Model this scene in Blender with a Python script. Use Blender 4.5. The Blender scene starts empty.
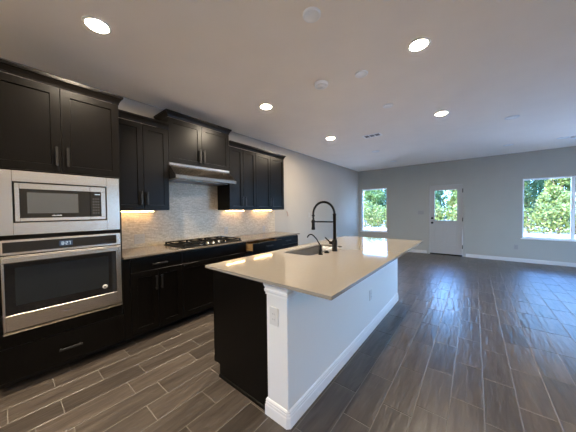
import bpy, bmesh, math, random
import numpy as np
from mathutils import Vector, Matrix

S = bpy.context.scene
COL = S.collection
random.seed(7)

# ------------------------------------------------------------------ camera, sky, sun, exposure
def make_camera():
    f, yaw, pitch, roll, h = 232.27, 0.6773, -0.0221, -0.0111, 1.3503
    cy, sy, cp, sp, c, s = math.cos(yaw), math.sin(yaw), math.cos(pitch), math.sin(pitch), math.cos(roll), math.sin(roll)
    fwd = Vector((-sy, cy, 0)); r = Vector((cy, sy, 0)); u = Vector((0, 0, 1))
    f2 = fwd * cp + u * sp; u2 = -fwd * sp + u * cp
    r3 = r * c + u2 * s; u3 = -r * s + u2 * c
    m = Matrix((r3, u3, -f2)).transposed().to_4x4()
    m.translation = Vector((0, 0, h))
    cd = bpy.data.cameras.new('camera'); cd.sensor_width = 36; cd.lens = 36 * f / 576; cd.clip_start = 0.02
    o = bpy.data.objects.new('camera', cd); COL.objects.link(o); o.matrix_world = m
    S.camera = o
make_camera()

EXPOSURE = 1.02
SKY = 12.0
SUN = 15.0
CAN = 570.0
LED = 27.0
S.view_settings.view_transform = 'Standard'
try: S.view_settings.look = 'None'
except Exception: pass
S.view_settings.exposure = EXPOSURE
S.view_settings.gamma = 1.0
S.view_settings.use_curve_mapping = False

w = bpy.data.worlds.new('sky'); S.world = w; w.use_nodes = True
nt = w.node_tree; nt.nodes.clear()
wo = nt.nodes.new('ShaderNodeOutputWorld'); bg = nt.nodes.new('ShaderNodeBackground')
tc = nt.nodes.new('ShaderNodeTexCoord'); sx = nt.nodes.new('ShaderNodeSeparateXYZ'); rp = nt.nodes.new('ShaderNodeValToRGB')
nt.links.new(tc.outputs['Generated'], sx.inputs[0]); nt.links.new(sx.outputs['Z'], rp.inputs[0])
rp.color_ramp.elements[0].position = 0.0; rp.color_ramp.elements[0].color = (0.29, 0.62, 1.0, 1)
rp.color_ramp.elements[1].position = 0.6; rp.color_ramp.elements[1].color = (0.12, 0.34, 1.0, 1)
nt.links.new(rp.outputs[0], bg.inputs[0]); bg.inputs[1].default_value = SKY
nt.links.new(bg.outputs[0], wo.inputs[0])

sd = bpy.data.lights.new('sun', 'SUN'); sd.energy = SUN; sd.angle = 0.02; sd.color = (1.0, 0.95, 0.85)
so = bpy.data.objects.new('sun', sd); COL.objects.link(so)
so.location = (-8, -6, 12)
so.rotation_euler = Vector((-0.55, -0.55, 0.70)).to_track_quat('Z', 'Y').to_euler()

# ------------------------------------------------------------------ materials
def new_mat(name):
    m = bpy.data.materials.new(name); m.use_nodes = True
    n = m.node_tree.nodes; return m, n, m.node_tree.links, n['Principled BSDF']

def mat(name, col, rough=0.5, metal=0.0, noise=0.0, nscale=20, bump=0.0, bscale=60, coat=0.0, spec=0.5, stretch=(1, 1, 1)):
    m, n, l, b = new_mat(name)
    b.inputs['Roughness'].default_value = rough; b.inputs['Metallic'].default_value = metal
    b.inputs['Specular IOR Level'].default_value = spec
    if coat: b.inputs['Coat Weight'].default_value = coat; b.inputs['Coat Roughness'].default_value = 0.08
    t = n.new('ShaderNodeTexCoord'); mp = n.new('ShaderNodeMapping'); mp.inputs['Scale'].default_value = stretch
    l.new(t.outputs['Object'], mp.inputs[0])
    nz = n.new('ShaderNodeTexNoise'); nz.inputs['Scale'].default_value = nscale; nz.inputs['Detail'].default_value = 4
    l.new(mp.outputs[0], nz.inputs['Vector'])
    r = n.new('ShaderNodeValToRGB'); k = noise
    r.color_ramp.elements[0].position = 0.3; r.color_ramp.elements[1].position = 0.7
    r.color_ramp.elements[0].color = (*[c * (1 - k) for c in col], 1); r.color_ramp.elements[1].color = (*[min(1, c * (1 + k)) for c in col], 1)
    l.new(nz.outputs[0], r.inputs[0]); l.new(r.outputs[0], b.inputs['Base Color'])
    if bump:
        n2 = n.new('ShaderNodeTexNoise'); n2.inputs['Scale'].default_value = bscale; n2.inputs['Detail'].default_value = 3
        l.new(mp.outputs[0], n2.inputs['Vector'])
        bp = n.new('ShaderNodeBump'); bp.inputs['Strength'].default_value = bump; bp.inputs['Distance'].default_value = 0.002
        l.new(n2.outputs[0], bp.inputs['Height']); l.new(bp.outputs[0], b.inputs['Normal'])
    return m

def emit(name, col, strength, base=(0.8, 0.8, 0.8)):
    m, n, l, b = new_mat(name)
    b.inputs['Base Color'].default_value = (*base, 1)
    b.inputs['Emission Color'].default_value = (*col, 1); b.inputs['Emission Strength'].default_value = strength
    return m

def glass_mat(name, tint=(1, 1, 1)):
    m, n, l, b = new_mat(name)
    n.remove(b)
    t = n.new('ShaderNodeBsdfTransparent'); t.inputs[0].default_value = (*tint, 1)
    g = n.new('ShaderNodeBsdfGlossy'); g.inputs['Roughness'].default_value = 0.02
    fr = n.new('ShaderNodeFresnel'); fr.inputs[0].default_value = 1.45
    mx = n.new('ShaderNodeMixShader')
    l.new(fr.outputs[0], mx.inputs[0]); l.new(t.outputs[0], mx.inputs[1]); l.new(g.outputs[0], mx.inputs[2])
    l.new(mx.outputs[0], n['Material Output'].inputs[0])
    return m

M = {}
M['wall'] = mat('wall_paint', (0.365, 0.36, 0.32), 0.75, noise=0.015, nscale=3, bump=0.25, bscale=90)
M['wall_bounce'] = mat('bounce_white_paint', (0.86, 0.82, 0.75), 0.75, noise=0.015, nscale=3, bump=0.25, bscale=90)  # unseen right and back walls made white to bounce light into the room
M['worktop'] = mat('quartz_warm_dim', (0.135, 0.11, 0.083), 0.14, noise=0.05, nscale=60, spec=0.4)  # same white quartz as the island, its dim warm light put into the colour
M['wall_warm_lit'] = mat('wall_paint_warm_lit', (0.39, 0.352, 0.30), 0.75, noise=0.015, nscale=3, bump=0.25, bscale=90)  # left wall copy of the wall paint, warm lamp light mixed into the colour
M['ceiling'] = mat('ceiling_paint', (0.94, 0.87, 0.775), 0.9, noise=0.015, nscale=3, bump=0.3, bscale=120)
M['island'] = mat('island_paint', (0.74, 0.75, 0.74), 0.5, noise=0.01, nscale=3)
M['base_trim'] = mat('baseboard_paint', (0.56, 0.56, 0.54), 0.4, noise=0.01)
M['trim'] = mat('trim_paint', (0.80, 0.80, 0.79), 0.35, noise=0.01)
M['vinyl'] = mat('window_vinyl', (0.85, 0.86, 0.87), 0.3, noise=0.01)
M['door'] = mat('door_paint', (0.38, 0.372, 0.35), 0.4, noise=0.01)
M['cab'] = mat('espresso_cabinet', (0.0028, 0.0022, 0.0018), 0.33, noise=0.25, nscale=9, bump=0.05, bscale=80, stretch=(6, 6, 0.6), spec=0.16)
M['toe'] = mat('cabinet_toe', (0.008, 0.007, 0.006), 0.6)
M['pull'] = mat('dark_pull', (0.045, 0.043, 0.041), 0.38, metal=0.8)
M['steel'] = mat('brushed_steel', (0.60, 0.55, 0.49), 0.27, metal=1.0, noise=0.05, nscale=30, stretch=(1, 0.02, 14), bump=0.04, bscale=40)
M['hood_steel_shaded'] = mat('hood_steel_shaded', (0.42, 0.38, 0.335), 0.24, metal=1.0, noise=0.05, nscale=30, stretch=(1, 0.02, 14), bump=0.04, bscale=40)  # brushed steel darkened to stand in for the hood's dimmer reflection
M['steel_dark'] = mat('dark_steel', (0.25, 0.245, 0.24), 0.35, metal=1.0, noise=0.05)
M['sink'] = mat('sink_steel', (0.07, 0.07, 0.072), 0.36, metal=1.0, noise=0.05)
M['black_glass'] = mat('black_glass', (0.006, 0.006, 0.007), 0.06, noise=0.0)
M['grey_glass'] = mat('microwave_window', (0.075, 0.078, 0.08), 0.16, noise=0.05, nscale=400)
M['oven_glass'] = mat('oven_window', (0.012, 0.015, 0.018), 0.08, noise=0.0)
M['black_gap'] = mat('black_gap', (0.004, 0.004, 0.004), 0.7)
M['black_matte'] = mat('matte_black', (0.005, 0.005, 0.0055), 0.42, noise=0.1, spec=0.15)
M['iron'] = mat('cast_iron', (0.005, 0.005, 0.005), 0.7, noise=0.2, spec=0.15, bump=0.2, bscale=200)
M['chrome'] = mat('knob_chrome', (0.75, 0.74, 0.72), 0.12, metal=1.0)
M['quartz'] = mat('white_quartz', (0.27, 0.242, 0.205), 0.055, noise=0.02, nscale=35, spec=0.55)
M['quartz_side'] = M['quartz']
M['plate'] = mat('plastic_white', (0.78, 0.78, 0.76), 0.4, noise=0.005)
M['fixture'] = mat('fixture_white', (0.95, 0.95, 0.93), 0.45, noise=0.005)
M['plate_grey'] = mat('plastic_grey_white', (0.60, 0.60, 0.59), 0.4, noise=0.005)
M['plate_far'] = mat('plastic_wall_match', (0.30, 0.295, 0.28), 0.4, noise=0.005)
M['plate_warm'] = mat('plastic_ivory', (0.42, 0.385, 0.33), 0.4, noise=0.005)
M['slot'] = mat('slot_dark', (0.03, 0.03, 0.03), 0.6)
M['wood'] = mat('drawer_birch', (0.36, 0.21, 0.085), 0.5, noise=0.2, nscale=8, stretch=(1, 8, 8))
M['led'] = emit('led_strip', (1.0, 0.64, 0.29), LED)
M['lens'] = emit('light_lens', (1.0, 0.84, 0.63), CAN)
M['lens_dim'] = emit('light_lens_dimmed', (1.0, 0.84, 0.63), CAN * 0.6)
M['lens_off'] = mat('lens_off', (0.95, 0.94, 0.90), 0.5)
M['display'] = emit('display_blue', (0.10, 0.22, 0.42), 0.10, (0.005, 0.006, 0.008))
M['digits'] = emit('display_digits', (0.75, 0.88, 1.0), 0.5, (0.02, 0.02, 0.02))
M['glass'] = glass_mat('window_glass')
M['badge'] = mat('badge_silver', (0.55, 0.55, 0.56), 0.4, noise=0.05)
M['bark'] = mat('bark', (0.10, 0.07, 0.045), 0.9, noise=0.4, nscale=12, bump=0.6, bscale=30)
M['pink'] = mat('pink_wire', (0.45, 0.16, 0.12), 0.5)

def backsplash_mat():
    m, n, l, b = new_mat('mosaic_tile')
    t = n.new('ShaderNodeTexCoord'); sp = n.new('ShaderNodeSeparateXYZ'); cb = n.new('ShaderNodeCombineXYZ')
    l.new(t.outputs['Object'], sp.inputs[0]); l.new(sp.outputs['Y'], cb.inputs['X']); l.new(sp.outputs['Z'], cb.inputs['Y'])
    br = n.new('ShaderNodeTexBrick'); br.offset = 0.37; br.offset_frequency = 2; br.squash = 0.7; br.squash_frequency = 3
    br.inputs['Scale'].default_value = 1; br.inputs['Brick Width'].default_value = 0.055; br.inputs['Row Height'].default_value = 0.0145
    br.inputs['Mortar Size'].default_value = 0.0012; br.inputs['Bias'].default_value = 0.0
    br.inputs['Color1'].default_value = (0.41, 0.335, 0.235, 1); br.inputs['Color2'].default_value = (0.56, 0.46, 0.33, 1); br.inputs['Mortar'].default_value = (0.44, 0.365, 0.265, 1)
    l.new(cb.outputs[0], br.inputs['Vector'])
    nz = n.new('ShaderNodeTexNoise'); nz.inputs['Scale'].default_value = 45; nz.inputs['Detail'].default_value = 5
    l.new(cb.outputs[0], nz.inputs['Vector'])
    mx = n.new('ShaderNodeMixRGB'); mx.blend_type = 'OVERLAY'; mx.inputs[0].default_value = 0.4
    l.new(br.outputs['Color'], mx.inputs[1]); l.new(nz.outputs[0], mx.inputs[2])
    l.new(mx.outputs[0], b.inputs['Base Color']); b.inputs['Roughness'].default_value = 0.35
    bp = n.new('ShaderNodeBump'); bp.inputs['Strength'].default_value = 0.5; bp.inputs['Distance'].default_value = 0.002
    l.new(br.outputs['Color'], bp.inputs['Height']); l.new(bp.outputs[0], b.inputs['Normal'])
    return m
M['mosaic'] = backsplash_mat()

def floor_mat():
    m, n, l, b = new_mat('plank_tile')
    a = n.new('ShaderNodeAttribute'); a.attribute_name = 'rnd'
    t = n.new('ShaderNodeTexCoord')
    ad = n.new('ShaderNodeVectorMath'); ad.operation = 'MULTIPLY_ADD'
    cb = n.new('ShaderNodeCombineXYZ')
    for i in range(3): l.new(a.outputs['Fac'], cb.inputs[i])
    l.new(cb.outputs[0], ad.inputs[0]); ad.inputs[1].default_value = (37, 61, 13); l.new(t.outputs['Object'], ad.inputs[2])
    mp = n.new('ShaderNodeMapping'); mp.inputs['Scale'].default_value = (9, 1.1, 1); l.new(ad.outputs[0], mp.inputs[0])
    nz = n.new('ShaderNodeTexNoise'); nz.inputs['Scale'].default_value = 2.2; nz.inputs['Detail'].default_value = 6; nz.inputs['Distortion'].default_value = 0.8
    l.new(mp.outputs[0], nz.inputs['Vector'])
    r = n.new('ShaderNodeValToRGB')
    r.color_ramp.elements[0].position = 0.32; r.color_ramp.elements[0].color = (0.053, 0.0425, 0.035, 1)
    r.color_ramp.elements[1].position = 0.70; r.color_ramp.elements[1].color = (0.100, 0.082, 0.067, 1)
    l.new(nz.outputs[0], r.inputs[0])
    mr = n.new('ShaderNodeMapRange'); mr.inputs['To Min'].default_value = 0.72; mr.inputs['To Max'].default_value = 1.28; l.new(a.outputs['Fac'], mr.inputs[0])
    mx = n.new('ShaderNodeMixRGB'); mx.blend_type = 'MULTIPLY'; mx.inputs[0].default_value = 1
    l.new(r.outputs[0], mx.inputs[1]); l.new(mr.outputs[0], mx.inputs[2])
    l.new(mx.outputs[0], b.inputs['Base Color'])
    b.inputs['Roughness'].default_value = 0.32; b.inputs['Specular IOR Level'].default_value = 0.55
    # hand scraped ripple
    m2 = n.new('ShaderNodeMapping'); m2.inputs['Scale'].default_value = (26, 3.6, 1); l.new(ad.outputs[0], m2.inputs[0])
    n2 = n.new('ShaderNodeTexNoise'); n2.inputs['Scale'].default_value = 1.0; n2.inputs['Detail'].default_value = 2; n2.inputs['Distortion'].default_value = 0.25
    l.new(m2.outputs[0], n2.inputs['Vector'])
    bp = n.new('ShaderNodeBump'); bp.inputs['Strength'].default_value = 1.0; bp.inputs['Distance'].default_value = 0.0062
    l.new(n2.outputs[0], bp.inputs['Height']); l.new(bp.outputs[0], b.inputs['Normal'])
    return m
M['floor'] = floor_mat()
M['grout'] = mat('grout', (0.19, 0.17, 0.15), 0.9, noise=0.1, nscale=60)
M['ground'] = mat('pale_gravel', (0.60, 0.50, 0.38), 0.95, noise=0.15, nscale=1.5, bump=0.3, bscale=40)

def leaf_mat(name, dark, light):
    m, n, l, b = new_mat(name)
    a = n.new('ShaderNodeAttribute'); a.attribute_name = 'rnd'
    r = n.new('ShaderNodeValToRGB')
    r.color_ramp.elements[0].color = (*dark, 1); r.color_ramp.elements[1].color = (*light, 1)
    l.new(a.outputs['Fac'], r.inputs[0]); l.new(r.outputs[0], b.inputs['Base Color'])
    b.inputs['Roughness'].default_value = 0.45
    tr = n.new('ShaderNodeBsdfTranslucent'); l.new(r.outputs[0], tr.inputs[0])
    mx = n.new('ShaderNodeMixShader'); mx.inputs[0].default_value = 0.5
    l.new(b.outputs[0], mx.inputs[1]); l.new(tr.outputs[0], mx.inputs[2]); l.new(mx.outputs[0], n['Material Output'].inputs[0])
    return m
M['leaf_bright'] = leaf_mat('leaf_bright', (0.05, 0.085, 0.02), (0.20, 0.27, 0.06))
M['leaf_yellow'] = leaf_mat('leaf_yellow', (0.07, 0.10, 0.02), (0.26, 0.29, 0.07))
M['leaf_cool'] = leaf_mat('leaf_cool', (0.04, 0.085, 0.035), (0.16, 0.25, 0.10))

def brush(m, amount=0.8):
    n = m.node_tree.nodes; v = n.new('ShaderNodeCombineXYZ'); v.inputs[1].default_value = 1.0
    b = n['Principled BSDF']; b.inputs['Anisotropic'].default_value = amount
    m.node_tree.links.new(v.outputs[0], b.inputs['Tangent'])
brush(M['steel']); brush(M['hood_steel_shaded'])

# ------------------------------------------------------------------ mesh helpers
class MB:
    def __init__(s): s.bm = bmesh.new()
    def box(s, x0, x1, y0, y1, z0, z1, bev=0.0, seg=1):
        t = bmesh.new()
        vs = [t.verts.new(p) for p in ((x0, y0, z0), (x1, y0, z0), (x1, y1, z0), (x0, y1, z0), (x0, y0, z1), (x1, y0, z1), (x1, y1, z1), (x0, y1, z1))]
        for q in ((3, 2, 1, 0), (4, 5, 6, 7), (0, 1, 5, 4), (1, 2, 6, 5), (2, 3, 7, 6), (3, 0, 4, 7)): t.faces.new([vs[i] for i in q])
        if bev: bmesh.ops.bevel(t, geom=t.edges[:], offset=bev, segments=seg, affect='EDGES', profile=0.5)
        s.merge(t); return s
    def merge(s, t):
        me = bpy.data.meshes.new('t'); t.to_mesh(me); t.free(); s.bm.from_mesh(me); bpy.data.meshes.remove(me)
    def prism(s, poly, axis, a, b):
        """poly: 2D points; axis 0: (y,z) 1: (x,z) 2: (x,y)"""
        def P(p, k):
            return {0: (k, p[0], p[1]), 1: (p[0], k, p[1]), 2: (p[0], p[1], k)}[axis]
        v0 = [s.bm.verts.new(P(p, a)) for p in poly]; v1 = [s.bm.verts.new(P(p, b)) for p in poly]
        n = len(poly)
        fs = [s.bm.faces.new(v0), s.bm.faces.new(v1)] + [s.bm.faces.new((v0[i], v0[(i + 1) % n], v1[(i + 1) % n], v1[i])) for i in range(n)]
        bmesh.ops.recalc_face_normals(s.bm, faces=fs); return s
    def lathe(s, prof, c, axis='Z', n=24, caps=True):
        """prof: (radius, t) along axis from point c"""
        rings = []
        for r, t in prof:
            ring = []
            for i in range(n):
                a = 2 * math.pi * i / n; u, v = r * math.cos(a), r * math.sin(a)
                p = {'Z': (u, v, t), 'X': (t, u, v), 'Y': (u, t, v)}[axis]
                ring.append(s.bm.verts.new((c[0] + p[0], c[1] + p[1], c[2] + p[2])))
            rings.append(ring)
        fs = []
        for a, b in zip(rings, rings[1:]):
            for i in range(n): fs.append(s.bm.faces.new((a[i], a[(i + 1) % n], b[(i + 1) % n], b[i])))
        if caps: fs += [s.bm.faces.new(rings[0]), s.bm.faces.new(rings[-1])]
        for f in fs: f.smooth = True
        bmesh.ops.recalc_face_normals(s.bm, faces=fs); return s
    def tube(s, pts, r, n=10):
        pts = [Vector(p) for p in pts]; rs = r if isinstance(r, (list, tuple)) else [r] * len(pts)
        rings = []; up = None
        for i, p in enumerate(pts):
            d = (pts[min(i + 1, len(pts) - 1)] - pts[max(i - 1, 0)]).normalized()
            if up is None: up = Vector((0, 1, 0)) if abs(d.y) < 0.9 else Vector((1, 0, 0))
            a = (up - d * up.dot(d)).normalized(); b = d.cross(a); up = a
            rings.append([s.bm.verts.new(p + a * rs[i] * math.cos(2 * math.pi * k / n) + b * rs[i] * math.sin(2 * math.pi * k / n)) for k in range(n)])
        fs = []
        for a, b in zip(rings, rings[1:]):
            for i in range(n): fs.append(s.bm.faces.new((a[i], a[(i + 1) % n], b[(i + 1) % n], b[i])))
        for f in fs: f.smooth = True
        fs += [s.bm.faces.new(rings[0]), s.bm.faces.new(rings[-1])]
        bmesh.ops.recalc_face_normals(s.bm, faces=fs); return s
    def sweep(s, path, prof, z, closed=False, side=1):
        """path: (x,y); prof: closed 2D loop of (out, dz); out to the right of travel when side=1"""
        n = len(path); offs = []
        for i in range(n):
            def nrm(a, b):
                d = (Vector(b) - Vector(a)).normalized(); return Vector((d.y, -d.x)) * side
            segs = []
            if closed or i > 0: segs.append(nrm(path[i - 1], path[i]))
            if closed or i < n - 1: segs.append(nrm(path[i], path[(i + 1) % n]))
            if len(segs) == 2:
                h = (segs[0] + segs[1]).normalized(); offs.append(h / max(0.2, h.dot(segs[0])))
            else: offs.append(segs[0])
        rings = [[s.bm.verts.new((path[i][0] + offs[i].x * o, path[i][1] + offs[i].y * o, z + dz)) for o, dz in prof] for i in range(n)]
        k = len(prof); fs = []
        for i in range(n if closed else n - 1):
            a, b = rings[i], rings[(i + 1) % n]
            for j in range(k): fs.append(s.bm.faces.new((a[j], a[(j + 1) % k], b[(j + 1) % k], b[j])))
        if not closed: fs += [s.bm.faces.new(rings[0]), s.bm.faces.new(rings[-1])]
        bmesh.ops.recalc_face_normals(s.bm, faces=fs); return s
    def shaker(s, xf, y0, y1, z0, z1, th=0.020, rail=0.058, dep=0.009):
        """a framed door or drawer front whose face looks to +X at xf"""
        xb = xf - th; c = 0.002
        def ring(x, y0, y1, z0, z1): return [s.bm.verts.new(p) for p in ((x, y0, z0), (x, y1, z0), (x, y1, z1), (x, y0, z1))]
        R = [ring(xb, y0, y1, z0, z1), ring(xf - c, y0, y1, z0, z1), ring(xf, y0 + c, y1 - c, z0 + c, z1 - c)]
        if rail: R += [ring(xf, y0 + rail, y1 - rail, z0 + rail, z1 - rail), ring(xf - dep, y0 + rail + 0.003, y1 - rail - 0.003, z0 + rail + 0.003, z1 - rail - 0.003)]
        fs = [s.bm.faces.new(R[0])]
        for a, b in zip(R, R[1:]):
            for i in range(4): fs.append(s.bm.faces.new((a[i], a[(i + 1) % 4], b[(i + 1) % 4], b[i])))
        fs.append(s.bm.faces.new(R[-1]))
        bmesh.ops.recalc_face_normals(s.bm, faces=fs); return s
    def build(s, name, material, parent=None, smooth=False):
        me = bpy.data.meshes.new(name)
        o = bpy.data.objects.new(name, me); COL.objects.link(o)
        if parent is not None:
            org = Vector(parent.location); q = parent.parent
            while q is not None: org = org + Vector(q.location); q = q.parent
            bmesh.ops.translate(s.bm, verts=s.bm.verts[:], vec=-org); o.parent = parent
        if smooth:
            for f in s.bm.faces: f.smooth = True
        s.bm.to_mesh(me); s.bm.free(); me.materials.append(material)
        return o

def empty(name, loc, label=None, cat=None, group=None, kind=None):
    o = bpy.data.objects.new(name, None); COL.objects.link(o); o.location = loc; o.empty_display_size = 0.1
    return tag(o, label, cat, group, kind)
def tag(o, label=None, cat=None, group=None, kind=None):
    if label: o['label'] = label
    if cat: o['category'] = cat
    if group: o['group'] = group
    if kind: o['kind'] = kind
    return o
def struct(o): o['kind'] = 'structure'; return o
def copy_tree(o, parent=None):
    c = o.copy(); COL.objects.link(c); c.parent = parent
    for ch in [k for k in o.children]: copy_tree(ch, c)
    return c

# ------------------------------------------------------------------ room dimensions (metres)
XL, XR, YF, YB, H = -3.295, 4.6, 8.191, -3.4, 2.743
WT = 0.15
FACE = XL + 0.62       # front of tall and base cabinet doors
UF = XL + 0.333        # front of wall cabinet doors
CT = 0.914             # worktop height

# ------------------------------------------------------------------ floor
def build_floor():
    PW, PL, X0 = 0.1838, 0.497, 0.055
    known = {0: .40, 1: .19, -1: .022, -2: .279, -15: .243, -14: .003, -13: .247, -12: .110, -11: .262, -10: .116, -9: .428}
    rg = random.Random(3)
    V, F, A = [], [], []
    k0 = math.floor((XL - X0) / PW) - 1; k1 = math.ceil((XR - X0) / PW)
    def quad(pts, r):
        i = len(V); V.extend(pts); F.append((i, i + 1, i + 2, i + 3)); A.append(r)
    g, bv = 0.0018, 0.003
    for k in range(k0, k1):
        off = known.get(k, rg.random() * PL)
        xa, xb = max(X0 + k * PW, XL - 0.1), min(X0 + (k + 1) * PW, XR + 0.1)
        j0 = math.floor((YB - off) / PL) - 1
        while True:
            ya, yb = off + j0 * PL, off + (j0 + 1) * PL; j0 += 1
            if ya > YF + 0.1: break
            ya, yb = max(ya, YB - 0.1), min(yb, YF + 0.1)
            if yb - ya < 0.03 or xb - xa < 0.03: continue
            r = rg.random()
            o = (xa + g, xb - g, ya + g, yb - g); i_ = (o[0] + bv, o[1] - bv, o[2] + bv, o[3] - bv)
            def c4(q, z): return [(q[0], q[2], z), (q[1], q[2], z), (q[1], q[3], z), (q[0], q[3], z)]
            O, I = c4(o, -0.002), c4(i_, 0.0)
            quad(I, r)
            for e in range(4): quad([O[e], O[(e + 1) % 4], I[(e + 1) % 4], I[e]], r)
    me = bpy.data.meshes.new('floor'); me.from_pydata(V, [], F)
    at = me.attributes.new('rnd', 'FLOAT', 'FACE'); at.data.foreach_set('value', A)
    me.materials.append(M['floor'])
    o = bpy.data.objects.new('floor', me); COL.objects.link(o); struct(o)
    b = MB().box(XL - WT, XR + WT, YB - WT, YF + WT, -0.15, -0.0016).build('grout_bed', M['grout'], o)
build_floor()

# ------------------------------------------------------------------ walls with openings
def wall_with_openings(name, axis, pos0, pos1, a0, a1, openings, m='wall'):
    """axis 'Y': wall slab spans y pos0..pos1 and runs along x a0..a1. openings: (a, b, z0, z1)"""
    mb = MB()
    cuts = sorted(openings)
    def bx(a, b, z0, z1):
        if b - a < 1e-4 or z1 - z0 < 1e-4: return
        if axis == 'Y': mb.box(a, b, pos0, pos1, z0, z1)
        else: mb.box(pos0, pos1, a, b, z0, z1)
    cur = a0
    for a, b, z0, z1 in cuts:
        bx(cur, a, 0, H); bx(a, b, 0, z0); bx(a, b, z1, H); cur = b
    bx(cur, a1, 0, H)
    return struct(mb.build(name, M[m]))

W1 = (-3.197, -2.306, 0.60, 2.092)
W2 = (0.929, 2.62, 0.60, 2.085)
DR = (-1.085, -0.245, 0.0, 2.07)
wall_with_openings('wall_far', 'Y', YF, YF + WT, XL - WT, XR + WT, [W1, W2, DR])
RW_ADDED = [(4.8, 7.6, 0.3, 2.1)]  # window added out of view to let daylight onto the island side
BW_ADDED = [(-0.1, 0.9, 0.7, 2.2)]  # window added behind the camera to brighten the room
wall_with_openings('wall_right', 'X', XR, XR + WT, YB, YF, RW_ADDED, 'wall_bounce')
wall_with_openings('wall_back', 'Y', YB - WT, YB, XL - WT, XR + WT, BW_ADDED, 'wall_bounce')
wall_with_openings('wall_left', 'X', XL - WT, XL, YB, YF, [], 'wall_warm_lit')
struct(MB().box(XL - WT, XR + WT, YB - WT, YF + WT, H, H + 0.2).build('ceiling', M['ceiling']))

# baseboards
BBP = [(0, 0), (0.014, 0), (0.014, 0.062), (0.011, 0.072), (0.011, 0.078), (0.006, 0.088), (0, 0.09)]
def baseboard(name, path, side=1):
    return struct(MB().sweep(path, BBP, 0.0, side=side).build(name, M['base_trim']))
baseboard('baseboard_far', [(XL, YF), (DR[0] - 0.055, YF)])
baseboard('baseboard_far', [(DR[1] + 0.055, YF), (XR, YF)])
baseboard('baseboard_left', [(XL, 3.66), (XL, YF)])
baseboard('baseboard_right', [(XR, YF), (XR, -0.5)])

# windows of the far wall, and the unseen added ones right and behind
def window_y(name, op, mulls=(), yw=YF, sg=1):
    """window in a wall along x whose room face is at yw; sg is the outward direction"""
    x0, x1, z0, z1 = op
    r = struct(empty(name, ((x0 + x1) / 2, yw, z0)))
    t = 0.035
    def bx(mb, xa, xb, da, db, za, zb, bev=0.004):
        ya, yb = sorted((yw + sg * da, yw + sg * db)); mb.box(xa, xb, ya, yb, za, zb, bev)
    fr = MB()
    bx(fr, x0, x0 + t, .085, .14, z0, z1); bx(fr, x1 - t, x1, .085, .14, z0, z1)
    bx(fr, x0 + t, x1 - t, .085, .14, z1 - t, z1); bx(fr, x0 + t, x1 - t, .085, .14, z0, z0 + t)
    for m in mulls: bx(fr, m - 0.03, m + 0.03, .085, .14, z0 + t, z1 - t)
    fr.build('window_frame', M['vinyl'], r)
    xs = [x0 + t] + [v for m in mulls for v in (m - 0.03, m + 0.03)] + [x1 - t]
    for a, b in zip(xs[::2], xs[1::2]):
        g = MB(); bx(g, a - 0.005, b + 0.005, .11, .114, z0 + t - 0.005, z1 - t + 0.005, 0); g.build('pane', M['glass'], r)
    g = MB(); bx(g, x0 - 0.03, x1 + 0.03, -0.03, -0.0005, z0 - 0.02, z0 - 0.0005); bx(g, x0 + 0.001, x1 - 0.001, 0, .085, z0 + 0.0005, z0 + 0.006, 0)
    g.build('window_sill', M['trim'], r)
    return r
window_y('window_1', W1)
window_y('window_2', W2, (1.765,))
def window_x(name, op):
    y0, y1, z0, z1 = op
    r = struct(empty(name, (XR, (y0 + y1) / 2, z0)))
    xa, xb = XR + 0.085, XR + 0.14; t = 0.04; ym = (y0 + y1) / 2
    fr = MB()
    fr.box(xa, xb, y0, y0 + t, z0, z1, 0.004); fr.box(xa, xb, y1 - t, y1, z0, z1, 0.004); fr.box(xa, xb, ym - 0.03, ym + 0.03, z0, z1, 0.004)
    fr.box(xa, xb, y0 + t, y1 - t, z1 - t, z1, 0.004); fr.box(xa, xb, y0 + t, y1 - t, z0, z0 + t, 0.004)
    fr.build('window_frame', M['vinyl'], r)
    for a, b in ((y0 + t, ym - 0.03), (ym + 0.03, y1 - t)):
        MB().box(xa + 0.025, xa + 0.029, a - 0.005, b + 0.005, z0 + t - 0.005, z1 - t + 0.005).build('pane', M['glass'], r)
    return r
for i, op in enumerate(RW_ADDED): window_x('window_%d' % (3 + i), op)
for i, op in enumerate(BW_ADDED): window_y('window_%d' % (4 + i), op, ((op[0] + op[1]) / 2,), YB, -1)

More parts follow.
